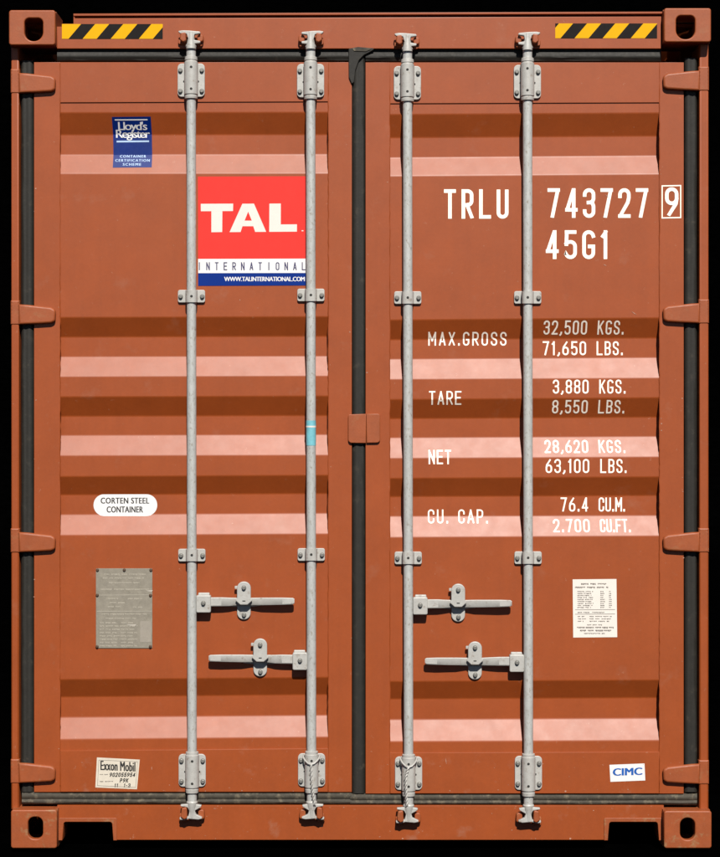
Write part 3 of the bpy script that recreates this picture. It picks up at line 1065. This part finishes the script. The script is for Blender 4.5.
# serial number and weights
stencil('TRLU', 444, 508.5, 189.2, 218.6, 3.6, gap=0.48, label='white stencilled letters TRLU')
stencil('743727', 547.5, 648.2, 188.2, 217.8, 3.6, gap=0.42, label='white stencilled number 743727')
stencil('45G1', 545.8, 608.4, 230.2, 259.0, 3.6, gap=0.42, label='white stencilled code 45G1')
b9 = stencil('9', 664.8, 678.2, 187.4, 216.4, 3.6, eps=0.0012, label='white check digit 9 in a thin box')
fr = [[(661.4, 185.4), (681, 185.0), (681, 186.2), (661.4, 186.6)], [(661.4, 217.4), (681, 217.0), (681, 218.2), (661.4, 218.6)],
      [(661.4, 186.6), (662.5, 186.6), (662.5, 217.4), (661.4, 217.4)], [(679.9, 186.2), (681, 186.2), (681, 217.0), (679.9, 217.0)]]
sticker('digit_frame', fr, 'R', 0.0007, 'white', b9)
stencil('MAX.GROSS', 428.6, 507.2, 331.6, 345.2, 1.5, gap=0.46, label='white words MAX.GROSS')
stencil('TARE', 429, 461.4, 391.0, 404.8, 1.5, gap=0.34, label='white word TARE')
stencil('NET', 428.6, 451.2, 450.0, 464.2, 1.6, gap=0.30, label='white word NET')
stencil('CU. CAP.', 428.2, 488.6, 509.8, 523.8, 1.5, gap=0.40, label='white words CU. CAP.')
for num, unit, y0, y1, xa, xb, ua, ub in (
        ('32,500', 'KGS.', 320.4, 334.2, 544, 587.6, 598.2, 624.6), ('71,650', 'LBS.', 340.8, 354.8, 543.6, 587.2, 597.8, 624.2),
        ('3,880', 'KGS.', 379.6, 393.6, 552.8, 588.6, 599.2, 625.6), ('8,550', 'LBS.', 400.0, 413.4, 552.6, 588.2, 598.8, 625.2),
        ('28,620', 'KGS.', 440.0, 453.0, 545.0, 588.6, 599.2, 625.8), ('63,100', 'LBS.', 459.0, 473.0, 545.6, 589.2, 600.2, 626.6),
        ('76.4', 'CU.M.', 497.8, 512.0, 561.6, 589.2, 599.8, 626.4), ('2.700', 'CU.FT.', 519.4, 532.4, 553.6, 590.2, 600.6, 631.0)):
    stencil(num, xa, xb, y0, y1, 1.6, gap=0.34, label='white number ' + num)
    stencil(unit, ua, ub, y0, y1, 1.55, gap=0.22 if 'CU' in unit else 0.36, label='white letters ' + unit)


# hazard tapes on the header
def hazard(x0, x1, y0, y1, first, label, lead=True):
    t = plate('hazard_tape', [[(x0, y0), (x1, y0), (x1, y1), (x0, y1)]], 0.0084, 0.0089, 'yellow', root, 0.0001, 1, label)
    lean, per, wd = 12.6, 28.1, 14.0
    k = -1
    x = first - (per if lead else 0)
    while x < x1 + 4:
        # parallelogram clipped to the tape
        pts = [(x, y1), (x + wd, y1), (x + wd + lean, y0), (x + lean, y0)]
        poly = pts
        for lim, sgn in ((x0, 1), (x1, -1)):
            out = []
            for i in range(len(poly)):
                a, b = poly[i - 1], poly[i]
                ia, ib = (a[0] - lim) * sgn >= 0, (b[0] - lim) * sgn >= 0
                if ia != ib:
                    tt = (lim - a[0]) / (b[0] - a[0])
                    out.append((lim, a[1] + (b[1] - a[1]) * tt))
                if ib:
                    out.append(b)
            poly = out
            if not poly:
                break
        if len(poly) > 2 and abs(area(poly)) > 1:
            plate('stripe', [poly], 0.0090, 0.0093, 'black_tape', t, 0.00005, 1)
        x += per
    return t


hazard(62, 162.8, 24.0, 38.8, 68.6, 'yellow and black hazard tape above the stickered door', False)
hazard(555.2, 657.0, 23.4, 38.2, 560.4, 'yellow and black hazard tape above the numbered door')

# blue certification sticker
st = sticker('certification_sticker', [[(111.6, 116.6), (150.6, 116.2), (151.4, 166.8), (112.4, 167.2)]], 'L', 0.0007, 'lloyd', None, 'dark blue certification sticker with white lettering')
sticker('print_line', [[(114.4, 118.8), (147.2, 118.6), (147.2, 119.7), (114.4, 119.9)]], 'L', 0.0012, 'cool_sheet', st)
sticker('print_line', [[(115.4, 139.2), (148, 138.9), (148, 140.6), (115.4, 140.9)]], 'L', 0.0012, 'pale_blue', st)
typeset("Lloyd's", 117.6, 146.4, 121.0, 131.2, 'L', 'cool_sheet', st, 0.0012, spacing=0.82, over=0.16)
typeset('Register', 115.0, 148.8, 128.6, 138.8, 'L', 'cool_sheet', st, 0.0017, spacing=0.82, over=0.16)
for s_, a, b, y in (('CONTAINER', 119.0, 145.0, 153.6), ('CERTIFICATION', 114.6, 149.0, 158.0), ('SCHEME', 122.4, 140.6, 162.3)):
    typeset(s_, a, b, y, y + 2.8, 'L', 'pale_blue', st, 0.0012, spacing=1.3, over=0.12)

# red, white and blue company sticker
tal = sticker('company_sticker', [[(198.0, 176.6), (307.4, 176.2), (307.8, 285.4), (198.2, 285.8)]], 'L', 0.0008, 'tal_red', None, 'square red, white and blue company sticker between two rods')
sticker('white_band', [[(198.1, 258.9), (307.7, 258.6), (307.75, 272.9), (198.15, 273.1)]], 'L', 0.0012, 'cool_sheet', tal)
sticker('blue_band', [[(198.15, 273.1), (307.75, 272.9), (307.8, 285.4), (198.2, 285.8)]], 'L', 0.0012, 'blue', tal)
TALP = [[(200.6, 203.8), (233.2, 203.6), (233.0, 212.6), (222.8, 212.7), (222.4, 232.0), (211.2, 232.2), (211.2, 212.8), (200.8, 212.9)]]
bmt = bmesh.new()
def add_poly(pts, y=0.0):
    bmt.faces.new([bmt.verts.new((a, y, b)) for a, b in pts])
for quad in ([(200.8, 203.8), (233.2, 203.6), (233.0, 211.0), (200.9, 211.2)], [(211.4, 211.15), (222.4, 211.1), (222.2, 232.0), (211.4, 232.2)],
             [(242.4, 203.7), (248.2, 203.7), (248.2, 211.6), (244.6, 220.6), (242.5, 226.2), (240.6, 232.0), (229.6, 232.1)],
             [(248.2, 203.7), (254.0, 203.6), (266.2, 231.8), (255.2, 231.9), (253.3, 226.2), (251.8, 220.6), (248.2, 211.6)],
             [(244.6, 220.6), (251.8, 220.6), (253.3, 226.2), (242.5, 226.2)],
             [(269.4, 203.6), (280.8, 203.5), (280.8, 224.4), (269.3, 224.5)], [(269.3, 224.5), (297.0, 224.3), (296.9, 231.6), (269.2, 231.8)],
             [(301.6, 230.2), (303.4, 230.2), (303.4, 231.2), (301.6, 231.2)]):
    add_poly(quad)
bmesh.ops.triangulate(bmt, faces=[f for f in bmt.faces if len(f.verts) > 4])
link('lettering', lay(bmt, 'L', 0.0012), 'sheet', tal)
# spaced capitals in the white band
n_ = 'INTERNATIONAL'
bmi = bmesh.new()
for k, ch in enumerate(n_):
    cxk = 199.4 + (303.6 - 199.4) * k / (len(n_) - 1)
    wch = 3.6 if ch != 'I' else 1.0
    b2 = stencil_bm(ch, cxk - wch / 2, cxk + wch / 2, 262.2, 270.2, 1.0)
    tmp = bpy.data.meshes.new('x'); b2.to_mesh(tmp); b2.free(); bmi.from_mesh(tmp); bpy.data.meshes.remove(tmp)
link('lettering', lay(bmi, 'L', 0.0016), 'navy', tal)
typeset('WWW.TALINTERNATIONAL.COM', 224.4, 304.6, 276.8, 281.2, 'L', 'cool_sheet', tal, 0.0016, spacing=0.95, over=0.2)

# oval steel label
pill = rrect(92.2, 494.6, 156.2, 516.4, 10.8, 12)
ov = sticker('oval_label', [pill], 'L', 0.0008, 'cool_sheet', None, 'white oval label reading CORTEN STEEL CONTAINER')
typeset('CORTEN STEEL', 99.6, 148.0, 498.0, 503.9, 'L', 'ink', ov, 0.0012, spacing=1.08, over=0.22)
typeset('CONTAINER', 105.6, 141.8, 506.8, 512.9, 'L', 'ink', ov, 0.0012, spacing=1.04, over=0.22)

# riveted data plate
dp = plate('data_plate', [rrect(96.0, 568.4, 152.4, 648.2, 0.8, 2)], PANEL_D + 0.0005, PANEL_D + 0.003, 'plate', root, 0.0006, 1, 'grey metal data plate held by rivets')
for rx, ry in ((97.6, 570.0), (124.4, 570.0), (151.0, 570.0), (97.4, 595.2), (150.6, 595.4), (97.2, 646.6), (150.4, 646.6)):
    bolt(dp, rx, ry, PANEL_D + 0.003, 'rivet', RIVET)


def text_rows(rows, h, side, seed):
    rd = random.Random(seed)
    polys = []
    for y, a, b, wl in rows:
        x = a
        while x < b:
            w = min(rd.uniform(0.5, 1.0) * wl, b - x)
            # broken up into letter-like ticks
            xx = x
            while xx < x + w:
                lw = rd.uniform(0.5, 0.95)
                hh = h * rd.uniform(0.55, 1.0)
                polys.append([(xx, y), (xx + lw, y), (xx + lw, y + hh), (xx, y + hh)])
                xx += lw + rd.uniform(0.25, 0.4)
            x += w + rd.uniform(1.2, 2.2)
    return polys


rows_ = [(573.6, 104, 146, 9), (577.4, 103, 144, 7), (582.0, 109, 140, 30), (588.6, 101, 148, 12), (598.0, 108, 118, 8), (598.0, 128, 142, 8), (602.0, 110, 124, 8), (606.0, 108, 120, 7), (606.5, 133, 142, 6),
         (613.4, 102, 147, 10), (617.6, 106, 136, 9)]
rows_ += [(622 + 3.3 * k, 100, 100 + 16 + (k * 5) % 7, 7) for k in range(8)] + [(622 + 3.3 * k, 121, 134 + (k * 3) % 6, 7) for k in range(8)]
tag(sticker('small_print', text_rows(rows_, 1.7, 'L', 3), 'L', 0.0034, 'plate_print', dp), kind='stuff')
sticker('print_line', [[(97, 594.8), (151.4, 594.6), (151.4, 595.3), (97, 595.5)], [(97, 611.0), (152, 610.8), (152, 611.5), (97, 611.7)]], 'L', 0.0036, 'plate_print', dp)
sticker('stamped_box', [[(140.4, 621.0), (151.4, 621.0), (151.2, 642.0), (140.2, 642.0)]], 'L', 0.0033, 'plate_patch', dp)
for sx, sy, w_ in ((146, 590.5, 7), (126.5, 624.6, 10)):
    sticker('scuff', [[(sx, sy), (sx + w_, sy - 0.4), (sx + w_ - 1, sy + 1.2), (sx + 2, sy + 0.8)]], 'L', 0.0038, 'plate_scuff', dp)

# white printed sheet on the right door
ws = sticker('printed_label', [[(572.6, 579.4), (616.4, 579.0), (617.2, 637.2), (573.2, 637.6)]], 'R', 0.0008, 'sheet', None, 'white printed paper label with rows of small black text')
rw = [(583.2, 581, 606, 9), (586.6, 575, 608, 10)]
rw2 = [(591 + 2.0 * k, 577.4, 593 - (k % 3), 7) for k in range(9)] + [(591 + 2.0 * k, 600.4, 604, 5) for k in range(9)] + [(591 + 2.0 * k, 609, 611, 3) for k in range(9)]
rw2 += [(612.0, 577.6, 589, 6), (612.0, 592, 604, 14), (616, 577.6, 586, 4), (616, 589.4, 611, 7), (618.4, 577.6, 586, 4), (618.4, 589.4, 610, 7), (620.8, 577.6, 583, 4), (620.8, 589.4, 608, 8), (624.4, 587, 603, 6), (633.0, 584, 605, 8)]
rw3 = [(626.8, 577.0, 613, 9), (629.8, 580, 611, 9)]
tag(sticker('small_print', text_rows(rw + rw3, 1.7, 'R', 5), 'R', 0.0012, 'grey_ink', ws), kind='stuff')
tag(sticker('small_print', text_rows(rw2, 1.1, 'R', 6), 'R', 0.0012, 'grey_ink', ws), kind='stuff')
sticker('print_line', [[(575, 609.6), (615, 609.4), (615, 609.8), (575, 610.0)], [(575, 614.0), (615, 613.8), (615, 614.2), (575, 614.4)]], 'R', 0.0012, 'grey_ink', ws)


# paper label on the bottom rail, a little askew
def rail_print(name, polys, eps, mat, parent=None, label=None, bm=None):
    bm = bm or flat_poly(polys)
    for v in bm.verts:
        v.co = Vector((PX(v.co.x), -(0.004 + eps + v.co.y), PZ(v.co.z)))
    me = bpy.data.meshes.new('print')
    bm.to_mesh(me); bm.free()
    if sum(p.normal.y * p.area for p in me.polygons) > 0:
        me.flip_normals()
    return link(name, me, mat, parent or root, label)


ex = rail_print('paper_label', [[(97.2, 757.2), (140.0, 759.4), (137.2, 789.0), (95.6, 787.2)]], 0.0006, 'cream', None, 'cream paper label with bold black print and handwriting')
rail_print('lettering', None, 0.001, 'ink', ex, None, overprint(font_bm('Exxon Mobil', 101.0, 135.4, 760.4, 769.8, bold=0.0, spacing=1.04, rot=0.045), 0.32))
rail_print('handwriting', None, 0.001, 'ink', ex, None, stencil_bm('902055954', 109.4, 135.0, 772.4, 776.6, 0.8, 0.25, slant=0.25))
rail_print('handwriting', None, 0.0011, 'ink', ex, None, stencil_bm('P9K', 119.8, 128.2, 778.0, 782.2, 0.8, 0.3, slant=0.2))
rail_print('handwriting', None, 0.0011, 'ink', ex, None, stencil_bm('11  1-3', 114.4, 130.4, 783.2, 787.0, 0.7, 0.3, slant=0.15))
rail_print('print_line', [[(99.0, 759.6), (137.8, 761.4), (137.8, 761.7), (99.0, 759.9)], [(99.0, 759.9), (99.3, 759.9), (97.9, 785.6), (97.6, 785.6)], [(97.7, 785.2), (136.0, 787.0), (136.0, 787.3), (97.7, 785.5)], [(137.6, 761.6), (137.9, 761.6), (136.0, 787.2), (135.7, 787.2)]], 0.0009, 'grey_ink', ex)
tag(rail_print('small_print', text_rows([(773.8, 100, 108, 4), (780.8, 100, 113, 5)], 1.0, 'L', 9), 0.001, 'grey_ink', ex), kind='stuff')

def cimc_bm():
    return overprint(font_bm('CIMC', 613.0, 641.6, 768.2, 775.6, bold=0.0, spacing=1.02, rot=-0.035), 0.55)


ci = rail_print('maker_label', [[(609.2, 764.6), (644.2, 763.2), (645.0, 780.2), (610.2, 781.6)]], 0.0006, 'cool_sheet', None, 'small white label with blue capitals CIMC')
rail_print('lettering', None, 0.001, 'cimc', ci, None, cimc_bm())

# handwriting on the lower sleeve of the third rod
# scuffs in the paint
rs = random.Random(12)
for x, y, l, a, side in ((446, 761, 7, 1.4, 'R'), (607, 196, 5, 0.8, 'R'), (605, 265, 4, 0.5, 'R'), (634, 313, 7, 0.6, 'R'), (240, 300, 2, 1.2, 'L'), (152, 768, 4, 1.5, 'L')):
    w = 0.45
    dx, dy = math.cos(a) * l / 2, math.sin(a) * l / 2
    nx, ny = -math.sin(a) * w, math.cos(a) * w
    lpz = [(x - dx, y - dy), (x + nx, y + ny), (x + dx, y + dy), (x - nx * 0.6, y - ny * 0.6)]
    if y > 752:
        rail_print('scuff', [lpz], 0.0005, 'scuff')
    else:
        sticker('scuff', [lpz], side, 0.0011, 'scuff')

# tiny nicks and weld spatter along seams and edges
rn = random.Random(41)
def nick(x, y):
    k = rn.choice((4, 5, 5, 6))
    a = rn.uniform(0.25, 0.75) * rn.choice((0.7, 1, 1, 1.5)); b = a * rn.uniform(0.4, 1.0)
    ph = rn.uniform(0, 6.3)
    return [(x + a * math.cos(ph + 6.283 * j / k) * rn.uniform(0.6, 1.2), y + b * math.sin(ph + 6.283 * j / k) * rn.uniform(0.6, 1.2)) for j in range(k)]
rail_n, stile_n, sill_n = [], [], []
for k in range(46):
    x = rn.choice((rn.uniform(64, 325), rn.uniform(393, 656)))
    rail_n.append(nick(x, rn.choice((rn.uniform(762, 790), 790.5 + rn.uniform(-1.2, 0.5)))))
for k in range(60):
    x = rn.choice((35.5, 58.5, 330.5, 350.5, 367.2, 388, 661.5, 682)) + rn.gauss(0, 1.0)
    stile_n.append(nick(x, rn.uniform(66, 786)))
for k in range(46):
    sill_n.append(nick(rn.uniform(118, 600), rn.choice((807 + rn.uniform(0, 1.5), rn.uniform(807, 838), 838.2))))
tag(rail_print('paint_nicks', rail_n, 0.0004, 'scuff'), kind='stuff')
tag(rail_print('paint_nicks', stile_n, -0.0020, 'scuff'), kind='stuff')
tag(rail_print('paint_nicks', sill_n, 0.0025, 'scuff'), kind='stuff')

# ------------------------------------------------------------------ twisted wires tied round two of the rods
def wire_tie(cx, y0, apex, path, label):
    d = ROD_D
    R = 6.9 * S + 0.004
    pts = []
    wr = 0.0030
    # loop round the sleeve, open at the front
    def P(px, py, dd):
        return (PX(px, dd), -dd, PZ(py, dd))
    ms = []
    for sgn in (-1, 1):
        q = []
        for k in range(9):
            a = math.pi / 2 + sgn * (math.pi * 0.97) * (1 - k / 8)
            # a = angle around the rod, pi/2 is towards the viewer
            q.append((PX(cx, d) + R * math.cos(a), -d - R * math.sin(a), PZ(y0 + (apex[1] - y0) * max(0, (k - 3) / 5) ** 1.3, d)))
        q[-1] = P(apex[0] + sgn * 0.7, apex[1], d + R + wr)
        ms.append(tube_mesh(q, wr, 8))
    for ph in (0, math.pi):
        q = []
        n = 60
        for k in range(n + 1):
            t = k / n
            seg = t * (len(path) - 1)
            i = min(int(seg), len(path) - 2)
            f = seg - i
            px = path[i][0] + (path[i + 1][0] - path[i][0]) * f
            py = path[i][1] + (path[i + 1][1] - path[i][1]) * f
            dd = path[i][2] + (path[i + 1][2] - path[i][2]) * f
            an = t * 2 * math.pi * 5 + ph
            rr = 0.0028
            q.append((PX(px, dd) + rr * math.cos(an), -dd - rr * math.sin(an), PZ(py, dd)))
        ms.append(tube_mesh(q, 0.0026, 6))
    o = link('wire_tie', join_meshes(ms), 'bracket')
    tag(o, label, 'wire', 'twisted wires tied round the rod brackets')
    return o


fr_d = ROD_D + 6.9 * S + 0.007
wire_tie(311.4, 755.4, (311.0, 764.6), [(311.0, 764.4, fr_d), (311.2, 776, fr_d), (312.0, 787, fr_d), (313.0, 796, fr_d - 0.004), (314.6, 805, fr_d - 0.006)],
         'pale twisted wire hanging from the rod with cyan tape, left of the joint')
wire_tie(408.6, 757.4, (408.4, 767.6), [(408.2, 767.4, fr_d), (405.8, 776, fr_d), (405.8, 787, fr_d), (406.4, 797, fr_d - 0.004), (407.0, 806, fr_d - 0.006)],
         'pale twisted wire hanging from the rod right of the joint')
